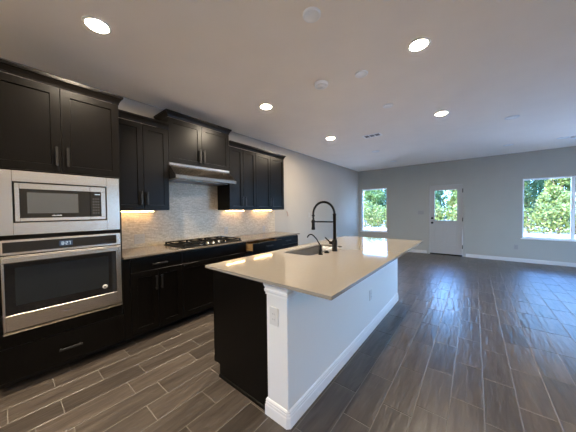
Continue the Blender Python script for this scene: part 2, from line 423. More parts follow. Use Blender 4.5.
# exterior door with half glass
def build_door():
    x0, x1, z1 = -1.055, -0.272, 2.045
    r = struct(empty('door_1', ((x0 + x1) / 2, YF, 0)))
    gx0, gx1, gz0, gz1 = -0.938, -0.394, 1.015, 1.905
    ya, yb = YF + 0.02, YF + 0.064
    d = MB()
    d.box(x0, gx0, ya, yb, 0.035, z1); d.box(gx1, x1, ya, yb, 0.035, z1); d.box(gx0, gx1, ya, yb, gz1, z1); d.box(gx0, gx1, ya, yb, 0.035, gz0)
    d.build('door_slab', M['door'], r)
    # two embossed panels below the glass
    for a, b in ((-0.945, -0.70), (-0.63, -0.385)):
        p = MB()
        p.sweep([(a, 0.27), (b, 0.27), (b, 0.87), (a, 0.87)], [(0, 0), (0.02, 0), (0.02, 0.004), (0.012, 0.008), (0.0, 0.003)], 0, closed=True, side=-1)
        for v in p.bm.verts: v.co = Vector((v.co.x, ya - v.co.z, v.co.y))
        bmesh.ops.recalc_face_normals(p.bm, faces=p.bm.faces[:])
        p.box(a + 0.035, b - 0.035, ya - 0.006, ya + 0.001, 0.305, 0.835, 0.005)
        p.build('door_panel', M['door'], r)
    lf = MB(); t = 0.022
    lf.box(gx0 - t, gx0, ya - 0.008, ya + 0.002, gz0 - t, gz1 + t, 0.003); lf.box(gx1, gx1 + t, ya - 0.008, ya + 0.002, gz0 - t, gz1 + t, 0.003)
    lf.box(gx0, gx1, ya - 0.008, ya + 0.002, gz1, gz1 + t, 0.003); lf.box(gx0, gx1, ya - 0.008, ya + 0.002, gz0 - t, gz0, 0.003)
    lf.build('glass_frame', M['door'], r)
    MB().box(gx0 - 0.003, gx1 + 0.003, ya + 0.012, ya + 0.016, gz0 - 0.003, gz1 + 0.003).build('pane', M['glass'], r)
    # jamb and casing
    j = MB()
    j.box(DR[0] + 0.0005, x0 - 0.003, YF + 0.001, YF + WT - 0.002, 0.0005, DR[3] - 0.0005); j.box(x1 + 0.003, DR[1] - 0.0005, YF + 0.001, YF + WT - 0.002, 0.0005, DR[3] - 0.0005)
    j.box(x0 - 0.003, x1 + 0.003, YF + 0.001, YF + WT - 0.002, z1 + 0.003, DR[3] - 0.0005)
    j.build('jamb', M['door'], r)
    cs = MB(); cwid = 0.057
    a, b, zt = DR[0], DR[1], DR[3]
    cs.box(a - cwid, a + 0.012, YF - 0.014, YF - 0.0003, 0.0005, zt + cwid, 0.003); cs.box(b - 0.012, b + cwid, YF - 0.014, YF - 0.0003, 0.0005, zt + cwid, 0.003)
    cs.box(a + 0.012, b - 0.012, YF - 0.014, YF - 0.0003, zt - 0.008, zt + cwid, 0.003)
    cs.build('casing', M['wall'], r)
    MB().box(DR[0] + 0.03, DR[1] - 0.03, YF - 0.005, YF + 0.12, 0.0005, 0.03, 0.004).build('threshold', M['black_matte'], r)
    for z in (1.869, 1.052, 0.273):
        MB().box(x1 - 0.002, x1 + 0.018, YF - 0.006, YF + 0.022, z - 0.05, z + 0.05, 0.003).lathe([(0.007, -0.055), (0.007, 0.055)], (x1 + 0.006, YF - 0.006, z), n=10).build('hinge', M['black_matte'], r)
    MB().lathe([(0.031, 0.0), (0.031, -0.008), (0.012, -0.012), (0.012, -0.035), (0.026, -0.042), (0.028, -0.055), (0.018, -0.066), (0.0, -0.068)], (-1.003, ya, 0.945), axis='Y', n=20, caps=False).build('door_knob', M['black_matte'], r)
    MB().lathe([(0.031, 0.0), (0.031, -0.014), (0.026, -0.02), (0.0, -0.02)], (-1.003, ya, 1.083), axis='Y', n=20, caps=False).box(-1.007, -0.999, ya - 0.036, ya - 0.018, 1.068, 1.098, 0.002).build('deadbolt', M['black_matte'], r)
build_door()

# ------------------------------------------------------------------ outdoors
struct(MB().box(-45, 45, YF + WT + 0.01, 60, -0.4, -0.18).box(XR + WT + 0.01, 45, -25, YF + WT + 0.01, -0.4, -0.18).box(-45, XR + WT + 0.01, -25, YB - WT - 0.01, -0.4, -0.18).build('ground', M['ground']))

def leaf_cloud(name, blobs, n, size, material, parent, seed):
    rs = np.random.RandomState(seed)
    bl = np.array(blobs, float)
    vol = bl[:, 3] * bl[:, 4] * bl[:, 5]; idx = rs.choice(len(bl), n, p=vol / vol.sum())
    d = rs.normal(size=(n, 3)); d /= np.linalg.norm(d, axis=1)[:, None]
    rad = rs.uniform(0.25, 1.0, n) ** 0.5
    c = bl[idx, :3] + d * rad[:, None] * bl[idx, 3:6]
    c[:, 2] = np.maximum(c[:, 2], -0.12 + size)
    nr = rs.normal(size=(n, 3)) + np.array([0, -0.5, 0.7]); nr /= np.linalg.norm(nr, axis=1)[:, None]
    t = np.cross(nr, rs.normal(size=(n, 3))); t /= np.linalg.norm(t, axis=1)[:, None]; b = np.cross(nr, t)
    sz = size * rs.uniform(0.6, 1.3, n)[:, None]
    V = np.stack([c - t * sz, c + b * sz * 0.5 - t * sz * 0.1, c + t * sz, c - b * sz * 0.5 - t * sz * 0.1], 1).reshape(-1, 3) - np.array(parent.location)
    me = bpy.data.meshes.new(name)
    F = np.arange(n * 4).reshape(-1, 4)
    me.from_pydata(V.tolist(), [], F.tolist())
    a = me.attributes.new('rnd', 'FLOAT', 'FACE'); a.data.foreach_set('value', np.clip(rs.uniform(0, 1, n) * 0.75 + 0.25 * rs.uniform(0, 1, len(bl))[idx], 0, 1))
    me.materials.append(material)
    o = bpy.data.objects.new(name, me); COL.objects.link(o); o.parent = parent
    return o

def tree(x, y, h, wd, material, label, seed, n=11000, size=0.10):
    r = empty('leafy_tree', (x, y, -0.18), label, 'tree', 'trees beyond the far windows')
    rg = random.Random(seed)
    mb = MB(); top = h * 0.6
    lean = rg.uniform(-0.15, 0.15)
    mb.tube([(x, y, -0.18), (x + lean * 0.3, y, top * 0.35), (x + lean, y + 0.05, top * 0.7), (x + lean * 1.4, y, top)], [0.11, 0.09, 0.07, 0.03], 8)
    for k in range(5):
        a = rg.uniform(0, 6.28); z = top * rg.uniform(0.35, 0.8)
        p = Vector((x + lean * z / top, y, z)); q = p + Vector((math.cos(a) * wd * 0.4, math.sin(a) * wd * 0.4, h * 0.2))
        mb.tube([p, p.lerp(q, 0.5) + Vector((0, 0, -0.05)), q], [0.04, 0.03, 0.012], 6)
    mb.build('trunk', M['bark'], r)
    blobs = []
    for k in range(26):
        a = 2.4 * k + rg.uniform(-0.4, 0.4); rr = wd * 0.48 * math.sqrt(rg.uniform(0.15, 1.0))
        z = h * (0.10 + 0.80 * (k + rg.random()) / 26); s_ = wd * rg.uniform(0.23, 0.30)
        blobs.append((x + rr * math.cos(a), y + rr * math.sin(a), z, s_, s_, s_ * 1.1))
    leaf_cloud('foliage', blobs, n, size, material, r, seed)
    return r
def shrub(x, y, h, wd, material, label, seed):
    r = empty('roadside_shrub', (x, y, -0.18), label, 'shrub', 'shrubs at the edge of the gravel')
    rg = random.Random(seed); mb = MB(); blobs = []
    for k in range(9):
        a = k * 0.698 + rg.uniform(-0.3, 0.3); rr = wd * rg.uniform(0.25, 0.42)
        q = Vector((x + rr * math.cos(a), y + rr * math.sin(a), h * 0.6))
        mb.tube([(x, y, -0.18), (x + rr * 0.5 * math.cos(a), y + rr * 0.5 * math.sin(a), h * 0.25), q], [0.03, 0.022, 0.01], 6)
        s_ = wd * rg.uniform(0.22, 0.27); blobs.append((q.x, q.y, h * rg.uniform(0.30, 0.62), s_, s_, h * 0.34))
    mb.build('stem', M['bark'], r)
    leaf_cloud('foliage', blobs, 5000, 0.085, material, r, seed)
    return r
TREES = [
    (-10.7, 24.2, 4.0, 1.55, 'leaf_bright', 'tree furthest left beyond the narrow window by the room corner'),
    (-8.1, 24.1, 3.7, 1.55, 'leaf_bright', 'bright green tree filling the middle of the narrow left window'),
    (-5.5, 24.3, 3.9, 1.55, 'leaf_cool', 'cooler green tree at right edge of the narrow left window'),
    (-3.0, 24.2, 3.7, 1.5, 'leaf_cool', 'cool green tree in the left half of the door glass'),
    (-0.4, 24.1, 3.8, 1.5, 'leaf_bright', 'bright green tree in the right half of the door glass'),
    (2.1, 24.3, 7.1, 1.5, 'leaf_bright', 'bright tree at left edge of the wide right window'),
    (4.6, 24.1, 7.6, 1.5, 'leaf_yellow', 'yellow green tree in the middle of the wide right window'),
    (7.2, 24.3, 8.2, 1.55, 'leaf_cool', 'cool green tree near the mullion of the wide right window'),
    (-12.6, 27.8, 4.4, 2.5, 'leaf_cool', 'back row tree glimpsed past left edge of the narrow left window'),
    (-8.6, 27.6, 4.4, 2.5, 'leaf_cool', 'back row tree behind the bright one in the narrow left window'),
    (-4.6, 27.7, 4.4, 2.5, 'leaf_bright', 'back row tree outside between the narrow window and door'),
    (-0.6, 27.6, 4.4, 2.5, 'leaf_bright', 'back row tree behind the pair seen through the door glass'),
    (3.4, 27.7, 8.0, 2.5, 'leaf_cool', 'tall back row tree at left of the wide right window'),
    (7.4, 27.6, 8.4, 2.5, 'leaf_cool', 'tall back row tree at right of the wide right window'),
]
for i, (x, y, h, wd, mt, lb) in enumerate(TREES): tree(x, y, h, wd, M[mt], lb, 20 + i)
SHRUBS = [
    (-9.5, 21.9, 2.2, 1.45, 'leaf_bright', 'low shrub below the trees at left of the narrow left window'),
    (-7.3, 21.8, 2.4, 1.45, 'leaf_yellow', 'low yellow green shrub in the middle of the narrow left window'),
    (-5.0, 21.9, 2.2, 1.45, 'leaf_bright', 'low shrub just past right edge of the narrow left window'),
    (-2.8, 21.8, 2.3, 1.45, 'leaf_bright', 'low green shrub at lower left in the door glass'),
    (-0.6, 21.9, 2.3, 1.45, 'leaf_yellow', 'yellow green shrub at lower right in the door glass'),
    (1.7, 21.8, 2.4, 1.45, 'leaf_bright', 'low green shrub at lower left edge of the wide right window'),
    (3.9, 21.9, 2.6, 1.45, 'leaf_yellow', 'yellow green shrub at lower middle of the wide right window'),
    (6.2, 21.8, 2.5, 1.45, 'leaf_yellow', 'low yellow green shrub beyond the mullion of the wide right window'),
]
for i, (x, y, h, wd, mt, lb) in enumerate(SHRUBS): shrub(x, y, h, wd, M[mt], lb, 60 + i)

def hedge(name, x0, x1, y, h, depth, n, size, material, label, cat, seed):
    r = empty(name, ((x0 + x1) / 2, y, -0.18), label, cat)
    rg = random.Random(seed); blobs = []; mb = MB(); x = x0
    while x < x1:
        hh = h * rg.uniform(0.7, 1.1); z = 0.2
        mb.tube([(x, y, -0.18), (x + rg.uniform(-0.1, 0.1), y, hh * 0.4), (x + rg.uniform(-0.3, 0.3), y, hh * 0.75)], [0.05, 0.04, 0.015], 6)
        while z < hh:
            blobs.append((x + rg.uniform(-0.2, 0.2), y + rg.uniform(-0.1, 0.1), z, 0.55, depth, 0.5)); z += 0.5
        x += 0.6
    mb.build('stem', M['bark'], r)
    leaf_cloud('foliage', blobs, n, size, material, r, seed)
hedge('leafy_hedge', -13.0, 10.0, 20.35, 1.5, 0.32, 17000, 0.085, M['leaf_yellow'], 'long low leafy hedge along the pale gravel in front of all trees', 'hedge', 201)
hedge('tree_thicket', -17.0, -0.8, 30.8, 4.1, 0.6, 12000, 0.14, M['leaf_cool'], 'dense thicket behind all trees in narrow window and door glass', 'hedge', 202)
hedge('tree_thicket', 2.2, 10.0, 30.8, 9.5, 0.6, 17000, 0.14, M['leaf_bright'], 'tall dense thicket behind all trees in the wide right window', 'hedge', 203)

# ------------------------------------------------------------------ kitchen wall
CROWN = [(0, 0), (0.003, 0), (0.005, 0.012), (0.012, 0.03), (0.022, 0.048), (0.030, 0.054), (0.030, 0.060), (0.034, 0.062), (0.034, 0.075), (0, 0.075)]
def crown(root, xf, y0, y1, zb, xback, left=True, right=True):
    p = []
    if left: p.append((xback, y0))
    p += [(xf, y0), (xf, y1)]
    if right: p.append((xback, y1))
    return MB().sweep(p, CROWN, zb, side=1).build('crown_moulding', M['cab'], root)
def v_pull(parent, xf, y, z0, z1):
    """vertical bar pull on a face looking to +X"""
    b = MB(); b.box(xf + 0.024, xf + 0.034, y - 0.008, y + 0.008, z0, z1, 0.0015)
    for z in (z0 + 0.012, z1 - 0.012): b.box(xf, xf + 0.026, y - 0.005, y + 0.005, z - 0.005, z + 0.005)
    return b.build('handle', M['pull'], parent)
def h_pull(parent, xf, y0, y1, z):
    b = MB(); b.box(xf + 0.024, xf + 0.034, y0, y1, z - 0.008, z + 0.008, 0.0015)
    for y in (y0 + 0.012, y1 - 0.012): b.box(xf, xf + 0.026, y - 0.005, y + 0.005, z - 0.005, z + 0.005)
    return b.build('handle', M['pull'], parent)
def front(name, root, xf, y0, y1, z0, z1, rail=0.058):
    return MB().shaker(xf, y0, y1, z0, z1, rail=rail).build(name, M['cab'], root)

GAP = 0.0015
# --- oven tower
TY0, TY1, TTOP = -0.066, 0.744, 2.385
TOEX = FACE - 0.165
def oven_tower():
    r = empty('oven_tower_cabinet', (FACE - 0.31, (TY0 + TY1) / 2, 0), 'tall espresso cabinet holding the microwave and the wall oven', 'cabinet')
    b = MB(); xb, xf = XL + 0.001, FACE - 0.0205
    b.box(xb, xf, TY0, TY0 + 0.02, 0.10, TTOP); b.box(xb, xf, TY1 - 0.02, TY1, 0.10, TTOP)
    b.box(xb, xf, TY0 + 0.02, TY1 - 0.02, TTOP - 0.02, TTOP); b.box(xb, xf, TY0 + 0.02, TY1 - 0.02, 0.10, 0.44)
    b.box(xb, xf, TY0 + 0.02, TY1 - 0.02, 1.664, 1.69); b.box(xb, xf, TY0 + 0.02, TY1 - 0.02, 1.168, 1.18)
    b.box(xb, xb + 0.02, TY0 + 0.02, TY1 - 0.02, 0.44, TTOP - 0.02)
    # face stiles round the appliances
    b.box(xf - 0.02, FACE - 0.004, TY0, -0.008, 0.44, 1.685); b.box(xf - 0.02, FACE - 0.004, 0.735, TY1, 0.44, 1.685)
    b.box(xf, FACE - 0.004, -0.008, 0.735, 0.358, 0.462); b.box(xf - 0.02, FACE - 0.012, -0.008, 0.735, 1.160, 1.190)
    b.build('carcass', M['cab'], r)
    MB().box(XL + 0.001, TOEX, TY0, TY1, 0.0005, 0.0995).build('toe_kick', M['toe'], r)
    ym = 0.338
    d1 = front('door', r, FACE, TY0 + GAP, ym - GAP, 1.69, TTOP - 0.004); v_pull(d1, FACE, 0.306, 1.742, 1.892)
    d2 = front('door', r, FACE, ym + GAP, TY1 - GAP, 1.69, TTOP - 0.004); v_pull(d2, FACE, 0.373, 1.742, 1.892)
    dr = front('drawer', r, FACE, TY0 + GAP, TY1 - GAP, 0.105, 0.352, rail=0); h_pull(dr, FACE, 0.284, 0.428, 0.222)
    crown(r, FACE - 0.002, TY0, TY1, TTOP, UF + 0.056)
oven_tower()

# --- microwave with its trim kit
def microwave():
    r = empty('built_in_microwave', (FACE - 0.2, 0.365, 1.19), 'stainless built-in microwave with wide steel trim frame above wall oven', 'microwave')
    X = FACE
    y0, y1, z0, z1 = 0.0, 0.728, 1.191, 1.676
    iy0, iy1, iz0, iz1 = 0.064, 0.630, 1.283, 1.592
    t = MB()
    t.box(X - 0.015, X + 0.012, y0, iy0, z0, z1, 0.002); t.box(X - 0.015, X + 0.012, iy1, y1, z0, z1, 0.002)
    t.box(X - 0.015, X + 0.012, iy0, iy1, iz1, z1, 0.002); t.box(X - 0.015, X + 0.012, iy0, iy1, z0, iz0, 0.002)
    t.build('trim_frame', M['steel'], r)
    MB().box(X - 0.4, X - 0.012, iy0 + 0.001, iy1 - 0.001, iz0 + 0.001, iz1 - 0.001).build('body', M['black_gap'], r)
    dy0, dy1, dz0, dz1, ys = 0.074, 0.622, 1.293, 1.584, 0.513
    gz0, gz1 = 1.318, 1.540
    f = MB(); xb, xf = X - 0.0115, X + 0.004
    f.box(xb, xf, dy0, 0.099, dz0, dz1, 0.0015); f.box(xb, xf, 0.099, ys - GAP, gz1, dz1, 0.0015); f.box(xb, xf, 0.099, ys - GAP, dz0, gz0, 0.0015)
    d = f.build('door', M['steel'], r)
    MB().box(xb, xf - 0.003, 0.0992, ys - GAP, gz0 + 0.0002, gz1 - 0.0002, 0.001).build('door_glass', M['black_glass'], d)
    MB().box(xf - 0.004, xf - 0.0025, 0.137, 0.432, 1.353, 1.515, 0.0004).build('window', M['grey_glass'], d)
    wm = MB(); rg = random.Random(1); y = 0.27
    for k in range(9):
        wd = rg.uniform(0.003, 0.006); wm.box(xf - 0.004, xf - 0.0027, y, y + wd, 1.331, 1.331 + rg.choice((0.006, 0.008, 0.006)), 0); y += wd + 0.002
    wm.build('wordmark', M['badge'], d)
    c = MB()
    c.box(xb, xf, ys, dy1, gz1, dz1, 0.0015).box(xb, xf, ys, dy1, dz0, gz0, 0.0015).box(xb, xf, 0.590, dy1, gz0, gz1, 0.0015)
    cp = c.build('control_surround', M['steel'], r)
    MB().box(xb, xf - 0.003, ys, 0.5898, gz0 + 0.0002, gz1 - 0.0002, 0.001).build('control_panel', M['black_glass'], cp)
    k = MB()
    for i in range(3):
        for j in range(6): k.box(xf - 0.004, xf - 0.0025, 0.530 + i * 0.017, 0.541 + i * 0.017, 1.345 + j * 0.025, 1.357 + j * 0.025)
    k.build('keypad', M['grey_glass'], cp)
    g = MB(); y = 0.545
    for wd in (0.007, 0.004, 0.005, 0.005, 0.004, 0.005): g.box(xf - 0.004, xf - 0.0022, y, y + wd, 1.513, 1.521); y += wd + 0.0015
    g.build('display_text', M['digits'], cp)
microwave()

# --- wall oven
def seven_seg(mb, x0, x1, y, z, wd, h, ch):
    t = wd * 0.24
    seg = {'a': (0, wd, h - t, h), 'g': (0, wd, h / 2 - t / 2, h / 2 + t / 2), 'd': (0, wd, 0, t), 'f': (0, t, h / 2, h), 'b': (wd - t, wd, h / 2, h), 'e': (0, t, 0, h / 2), 'c': (wd - t, wd, 0, h / 2)}
    on = {'8': 'abcdefg', '2': 'abged', '7': 'abc', '9': 'abcdfg'}[ch]
    for q in on:
        a, b, c, d = seg[q]; mb.box(x0, x1, y + a, y + b, z + c, z + d)
def wall_oven():
    r = empty('wall_oven', (FACE - 0.25, 0.365, 0.465), 'stainless wall oven with black glass door and lit blue clock', 'oven')
    X = FACE
    y0, y1 = -0.002, 0.728
    MB().box(X - 0.5, X - 0.002, y0 + 0.01, y1 - 0.01, 0.470, 1.155).build('body', M['black_gap'], r)
    # control panel
    cz0, cz1 = 1.046, 1.156
    c = MB(); c.box(X - 0.0015, X + 0.016, y0, y1, cz0, cz1, 0.003); cp = c.build('control_panel', M['steel'], r)
    MB().box(X + 0.0145, X + 0.018, 0.008, 0.694, 1.064, 1.141, 0.001).build('panel_glass', M['black_glass'], cp)
    MB().box(X + 0.0165, X + 0.0186, 0.305, 0.386, 1.083, 1.126).build('display', M['display'], cp)
    g = MB(); yy = 0.318
    for ch in '8:27':
        if ch == ':':
            for z in (1.097, 1.108): g.box(X + 0.0175, X + 0.0190, yy, yy + 0.004, z, z + 0.004)
            yy += 0.008
        else:
            seven_seg(g, X + 0.0175, X + 0.0190, yy, 1.091, 0.012, 0.026, ch); yy += 0.017
    g.build('clock_digits', M['digits'], cp)
    # door
    dz0, dz1 = 0.486, 1.038
    gy0, gy1, gz0, gz1 = 0.012, 0.690, 0.600, 0.985
    d = MB(); xb, xf = X - 0.0015, X + 0.018
    d.box(xb, xf, y0, gy0, dz0, dz1, 0.002); d.box(xb, xf, gy1, y1, dz0, dz1, 0.002)
    d.box(xb, xf, gy0, gy1, gz1, dz1, 0.002); d.box(xb, xf, gy0, gy1, dz0, gz0, 0.002)
    dr = d.build('door', M['steel'], r)
    MB().box(xb, xf - 0.002, gy0, gy1, gz0 + 0.0002, gz1 - 0.0002, 0.001).build('door_glass', M['black_glass'], dr)
    MB().box(xf - 0.003, xf - 0.0015, 0.062, 0.628, 0.665, 0.95, 0.0004).build('window', M['oven_glass'], dr)
    # full width handle ledge across the top of the door
    MB().box(xf - 0.001, xf + 0.030, y0 + 0.002, 0.704, 0.989, 1.034, 0.006, 2).build('handle', M['steel'], dr)
    b = MB().lathe([(0.019, 0.0), (0.019, 0.0012)], (xf - 0.002, 0.598, 0.671), axis='X', n=24).build('round_sticker', M['badge'], dr)
    MB().prism([(0.588, 0.662), (0.608, 0.662), (0.596, 0.680)], 0, xf - 0.0012, xf - 0.0003).build('triangle_mark', M['slot'], b)
    wm = MB(); rg = random.Random(4); y = 0.315
    for k in range(9):
        wd = rg.uniform(0.003, 0.0065); wm.box(xf - 0.0005, xf + 0.0006, y, y + wd, 0.540, 0.540 + rg.choice((0.007, 0.010, 0.007))); y += wd + 0.0022
    wm.build('wordmark', M['slot'], dr)
    MB().prism([(xb, 0.463), (X + 0.024, 0.463), (X + 0.024, 0.466), (X + 0.004, 0.477), (xb, 0.477)], 1, y0, y1).build('bottom_trim', M['steel'], r)
wall_oven()

# --- wall cabinets
def wall_cabinet(loc_label, y0, y1, ym, z0, z1, hz, left, right, hdy=0.030):
    r = empty('wall_cabinet', ((XL + UF) / 2, (y0 + y1) / 2, z0), loc_label, 'cabinet')
    MB().box(XL + 0.0005, UF - 0.0205, y0, y1, z0, z1).build('carcass', M['cab'], r)
    d1 = front('door', r, UF, y0 + GAP, ym - GAP, z0 + 0.002, z1 - 0.004); v_pull(d1, UF, ym - hdy, *hz)
    d2 = front('door', r, UF, ym + GAP, y1 - GAP, z0 + 0.002, z1 - 0.004); v_pull(d2, UF, ym + hdy, *hz)
    crown(r, UF - 0.002, y0, y1, z1, XL + 0.002, left, right)
    return r
UB, UT = 1.375, 2.368
HZ = (1.438, 1.588)
wall_cabinet('two-door espresso wall cabinet between oven tower and range hood', TY1 + 0.001, 1.334, 1.05, UB, UT, HZ, False, False)
wall_cabinet('short raised espresso wall cabinet directly above the range hood', 1.335, 2.249, 1.787, 1.975, 2.535, (2.026, 2.206), True, True)
wall_cabinet('two-door espresso wall cabinet just right of the range hood', 2.250, 2.809, 2.527, UB, UT, HZ, False, False)
wall_cabinet('espresso wall cabinet at the right end of the row', 2.810, 3.566, 3.180, UB, UT, HZ, False, True)

# --- under cabinet lights
def led_bar(y0, y1, label):
    r = empty('under_cabinet_light', (XL + 0.09, (y0 + y1) / 2, UB - 0.016), label, 'light', 'warm light bars under the wall cabinets')
    MB().box(XL + 0.072, XL + 0.108, y0, y1, UB - 0.010, UB - 0.0002, 0.002).build('housing', M['plate'], r)
    MB().box(XL + 0.084, XL + 0.097, y0 + 0.01, y1 - 0.01, UB - 0.015, UB - 0.0101).build('light_diffuser', M['led'], r)
led_bar(0.84, 1.25, 'warm glowing bar under the wall cabinet beside the oven tower')
led_bar(2.34, 2.74, 'warm glowing bar under the wall cabinet right of the hood')
led_bar(2.96, 3.46, 'warm glowing bar under the last wall cabinet')

# --- range hood
def hood():
    y0, y1 = 1.337, 2.247
    r = empty('range_hood', (XL + 0.25, 1.79, 1.765), 'stainless under-cabinet range hood with sloping front', 'range hood')
    xb = XL + 0.0125
    MB().prism([(xb, 1.974), (UF + 0.004, 1.974), (UF + 0.004, 1.942), (UF + 0.158, 1.808), (UF + 0.158, 1.803), (xb, 1.803)], 1, y0, y1).build('canopy', M['hood_steel_shaded'], r)
    MB().box(xb, UF + 0.170, y0 - 0.0, y1, 1.762, 1.8025, 0.003).build('front_lip', M['hood_steel_shaded'], r)
    MB().box(UF + 0.0035, UF + 0.008, y0 + 0.004, y1 - 0.004, 1.948, 1.972, 0.001).build('top_strip', M['chrome'], r)
    f = MB()
    for a, b in ((1.40, 1.77), (1.81, 2.18)): f.box(XL + 0.08, UF + 0.05, a, b, 1.757, 1.7618, 0.001)
    f.build('grease_filter', M['steel_dark'], r)
hood()

# --- backsplash
bs = MB().box(XL + 0.0003, XL + 0.010, TY1 + 0.001, 3.64, CT + 0.0005, UB - 0.0005).box(XL + 0.0003, XL + 0.010, 1.335, 2.249, UB - 0.0004, 1.974)
bsr = bs.build('trim_1', M['mosaic']); struct(bsr)

# --- base cabinets
BF = FACE
def base_shell(name, y0, y1, label):
    r = empty(name, (BF - 0.3, (y0 + y1) / 2, 0), label, 'cabinet')
    MB().box(XL + 0.001, BF - 0.0205, y0, y1, 0.1, 0.8935).build('carcass', M['cab'], r)
    MB().box(XL + 0.001, TOEX, y0, y1, 0.0005, 0.0995).build('toe_kick', M['toe'], r)
    return r
DZ = (0.745, 0.875)
def doors(r, ya, ym, yb, z1=0.738):
    d = front('door', r, BF, ya, ym - GAP, 0.105, z1); v_pull(d, BF, ym - 0.027, 0.525, 0.675)
    d = front('door', r, BF, ym + GAP, yb, 0.105, z1); v_pull(d, BF, ym + 0.027, 0.525, 0.675)
r = base_shell('base_cabinet', TY1 + 0.001, 1.334, 'espresso base cabinet with one drawer beside the oven tower')
d = front('drawer', r, BF, 0.81, 1.333, *DZ, rail=0); h_pull(d, BF, 1.004, 1.158, 0.802)
doors(r, 0.81, 1.069, 1.333)
MB().box(BF - 0.0204, BF - 0.004, TY1 + 0.001, 0.807, 0.1, 0.8935).build('filler_strip', M['cab'], r)
r = base_shell('cooktop_base_cabinet', 1.335, 2.309, 'espresso base cabinet under the gas cooktop')
front('false_front', r, BF, 1.337, 2.308, *DZ, rail=0); doors(r, 1.337, 1.82, 2.308)
# drawer base with its top drawer pulled open
r = empty('base_cabinet', (BF - 0.3, 2.64, 0), 'espresso base cabinet whose top drawer stands open', 'cabinet')
c = MB(); ya, yb = 2.310, 2.969
c.box(XL + 0.001, BF - 0.0205, ya, ya + 0.018, 0.1, 0.8935).box(XL + 0.001, BF - 0.0205, yb - 0.018, yb, 0.1, 0.8935)
c.box(XL + 0.001, BF - 0.0205, ya + 0.018, yb - 0.018, 0.1, 0.73).box(XL + 0.001, XL + 0.02, ya + 0.018, yb - 0.018, 0.73, 0.8935)
c.build('carcass', M['cab'], r)
MB().box(XL + 0.001, TOEX, ya, yb, 0.0005, 0.0995).build('toe_kick', M['toe'], r)
OP = 0.165
dr = MB().shaker(BF + OP, 2.313, 2.967, *DZ, rail=0).build('drawer', M['cab'], r)
bx = MB(); xa, xb2 = BF + OP - 0.0205, BF + OP - 0.55
bx.box(xb2, xa, 2.340, 2.353, 0.758, 0.862).box(xb2, xa, 2.922, 2.935, 0.758, 0.862).box(xb2, xb2 + 0.013, 2.353, 2.922, 0.758, 0.862).box(xa - 0.013, xa, 2.353, 2.922, 0.758, 0.862).box(xb2 + 0.013, xa - 0.013, 2.353, 2.922, 0.760, 0.768)
bx.build('drawer_box', M['wood'], dr)
h_pull(dr, BF + OP, 2.565, 2.715, 0.81)
doors(r, 2.313, 2.64, 2.967)
r = base_shell('base_cabinet', 2.970, 3.63, 'espresso base cabinet at far end of the run, drawers shut')
d = front('drawer', r, BF, 2.972, 3.628, *DZ, rail=0); h_pull(d, BF, 3.225, 3.375, 0.81)
doors(r, 2.972, 3.30, 3.628)

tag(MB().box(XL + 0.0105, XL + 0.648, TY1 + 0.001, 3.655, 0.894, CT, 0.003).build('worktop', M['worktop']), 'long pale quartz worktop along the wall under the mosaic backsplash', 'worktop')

# --- cooktop
def cooktop():
    y0, y1, x0, x1 = 1.36, 2.255, XL + 0.085, XL + 0.600
    z = CT
    r = empty('gas_cooktop', ((x0 + x1) / 2, (y0 + y1) / 2, z), 'gas cooktop with black grates and chrome knobs set in the worktop', 'cooktop')
    MB().box(x0, x1, y0, y1, z + 0.0003, z + 0.012, 0.004).build('burner_tray', M['iron'], r)
    for i in range(3):
        a, b = y0 + 0.02 + i * 0.288, y0 + 0.02 + i * 0.288 + 0.280
        xe = x1 - (0.115 if i == 1 else 0.03)
        if i == 2: pass
        g = MB(); zt = z + 0.045; t = 0.006
        for yy in (a, b): g.box(x0 + 0.02, xe, yy - t, yy + t, zt - 0.014, zt, 0.002)
        for xx in (x0 + 0.02, xe, (x0 + 0.02 + xe) / 2): g.box(xx - t, xx + t, a, b, zt - 0.014, zt, 0.002)
        ym = (a + b) / 2
        g.box(x0 + 0.02, xe, ym - t, ym + t, zt - 0.014, zt, 0.002)
        for xx in (x0 + 0.02, xe):
            for yy in (a, b): g.box(xx - 0.009, xx + 0.009, yy - 0.009, yy + 0.009, z + 0.0118, zt - 0.002)
        g.build('grate', M['iron'], r)
        for xx in ([(x0 + xe) / 2] if i == 1 else [x0 + 0.14, xe - 0.12]):
            MB().lathe([(0.05, 0.0), (0.05, 0.008), (0.036, 0.009), (0.036, 0.018), (0.03, 0.021), (0.0, 0.021)], (xx, ym, z + 0.0118), n=24, caps=False).build('burner', M['iron'], r)
    for k in range(5):
        yy = 1.625 + k * 0.088
        k_ = MB().lathe([(0.022, 0.0), (0.022, 0.006), (0.018, 0.008), (0.016, 0.026), (0.013, 0.029), (0.0, 0.029)], (x1 - 0.05, yy, z + 0.0118), n=20, caps=False)
        k_.box(x1 - 0.067, x1 - 0.033, yy - 0.004, yy + 0.004, z + 0.034, z + 0.045, 0.002)
        k_.build('knob', M['chrome'], r)
cooktop()

